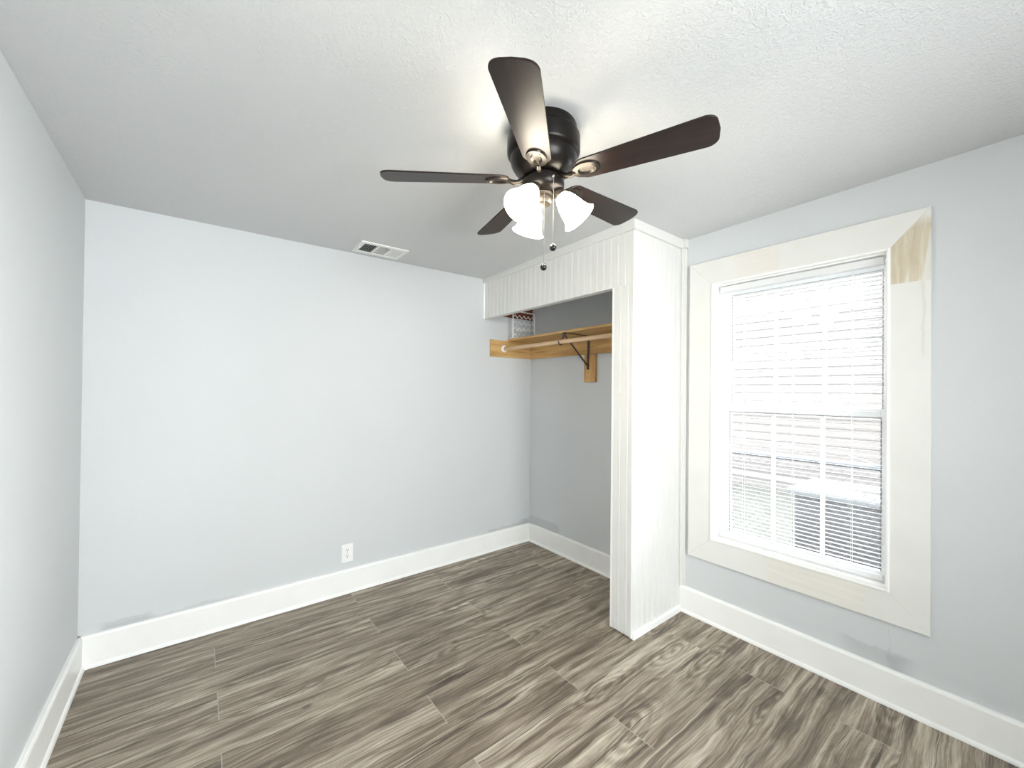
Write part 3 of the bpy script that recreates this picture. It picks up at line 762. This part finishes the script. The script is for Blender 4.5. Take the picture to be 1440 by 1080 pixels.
# ------------------------------------------------------------------ outside the window
GZ = -0.45
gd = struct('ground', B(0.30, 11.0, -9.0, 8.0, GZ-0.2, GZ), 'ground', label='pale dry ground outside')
nh = thing('neighbouring_house', 'peach lap sided house standing across the side yard', 'house', (6.6, 0.8, GZ))
bm = bmesh.new()
z = GZ
while z < 3.74:
    pts = [(6.5, z), (6.478, z), (6.497, z+0.16), (6.5, z+0.16)]
    prism(bm, pts, lambda u, v, s: Vector((u, s, v)), -2.75, 6.0); z += 0.16
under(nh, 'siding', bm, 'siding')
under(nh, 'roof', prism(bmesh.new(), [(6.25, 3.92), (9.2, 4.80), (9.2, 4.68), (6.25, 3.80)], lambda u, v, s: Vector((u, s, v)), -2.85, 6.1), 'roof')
fn_ = thing('chain_link_fence', 'galvanised chain link fence crossing the yard outside the window', 'fence', (2.0, -1.5, GZ))
FYa, FYb, FT = 1.2, -4.2, 0.815
bm = bmesh.new(); tube(bm, [(2.0, FYb, FT), (2.0, FYa, FT)], 0.021, 10); under(fn_, 'top_rail', bm, 'galv', True)
for yy in (1.0, -0.6, -2.75, -4.1):
    bm = bmesh.new(); tube(bm, [(2.03, yy, GZ), (2.03, yy, FT+0.03)], 0.026, 12); under(fn_, 'post', bm, 'galv', True)
bm = bmesh.new(); pt = 0.085; H_ = FT + 0.01 - (GZ + 0.04)
y = FYb - H_
while y < FYa:
    for sgn in (1, -1):
        ya, yb, za, zb_ = y, y + H_, (GZ+0.04 if sgn > 0 else FT+0.01), (FT+0.01 if sgn > 0 else GZ+0.04)
        if ya < FYb: f = (FYb-ya)/H_; za = za + (zb_-za)*f; ya = FYb
        if yb > FYa: f = (FYa-y)/H_; zb_ = (GZ+0.04 if sgn > 0 else FT+0.01) + ((FT+0.01 if sgn > 0 else GZ+0.04) - (GZ+0.04 if sgn > 0 else FT+0.01))*f; yb = FYa
        if yb - ya > 0.02: tube(bm, [(1.975+0.003*sgn, ya, za), (1.975+0.003*sgn, yb, zb_)], 0.0021, 4)
    y += pt
under(fn_, 'wire_mesh', bm, 'galv')
bx = thing('storage_box', 'large dark grey outdoor box with a pale lid beyond the fence', 'box', (2.95, -2.3, GZ))
bm = bmesh.new(); box(bm, 2.60, 3.35, -3.2, -1.42, GZ, 0.355, 0.015); under(bx, 'body', bm, 'binbody')
bm = bmesh.new(); box(bm, 2.55, 3.40, -3.25, -1.36, 0.356, 0.415, 0.012); under(bx, 'lid', bm, 'binlid')
def sheet(name, cx, cy, sx, sy, hgt, mat, label, seed):
    r = random.Random(seed); bm = bmesh.new(); n = 12; g = []
    ph = [r.uniform(0, 6) for _ in range(4)]
    for layer in (0, 1):
        rows = []
        for i in range(n+1):
            row = []
            for j in range(n+1):
                u, v = i/n*2-1, j/n*2-1
                e = max(0, 1-u*u)*max(0, 1-v*v)
                hh = hgt*e**0.5*(0.7+0.3*math.sin(5*u+ph[0])*math.cos(4*v+ph[1])) if layer else 0.0
                row.append(bm.verts.new((cx+u*sx*(1+0.06*math.sin(4*v+ph[2])), cy+v*sy*(1+0.06*math.sin(4*u+ph[3])), 0.4152+0.002*layer+hh)))
            rows.append(row)
        for i in range(n):
            for j in range(n): bm.faces.new((rows[i][j], rows[i+1][j], rows[i+1][j+1], rows[i][j+1]))
        g.append(rows)
    for i in range(n):
        for A in ((0, i, 0, i+1), (n, i, n, i+1), (i, 0, i+1, 0), (i, n, i+1, n)):
            bm.faces.new((g[0][A[0]][A[1]], g[0][A[2]][A[3]], g[1][A[2]][A[3]], g[1][A[0]][A[1]]))
    return tag(link(name, bm, mat, smooth=True), label, 'plastic sheet')
sheet('plastic_sheet', 2.85, -1.78, 0.20, 0.16, 0.10, 'yellow_sheet', 'crumpled pale yellow sheet lying on the pale lid outside', 3)
sheet('plastic_sheet', 2.88, -2.20, 0.22, 0.20, 0.12, 'blue_sheet', 'crumpled pale blue sheet lying on the pale lid outside', 5)
bm = bmesh.new()
tube(bm, [(1.99, -1.02, 1.05), (1.99, -1.04, 0.98), (1.99, -1.2, 0.945), (1.99, -1.6, 0.93), (1.99, -2.0, 0.905), (1.99, -2.2, 0.84), (1.99, -2.35, 0.842)], 0.005, 6)
tag(link('loose_cable', bm, 'black_cable', smooth=True), 'thin dark cable hanging along the top of the chain link fence', 'cable')
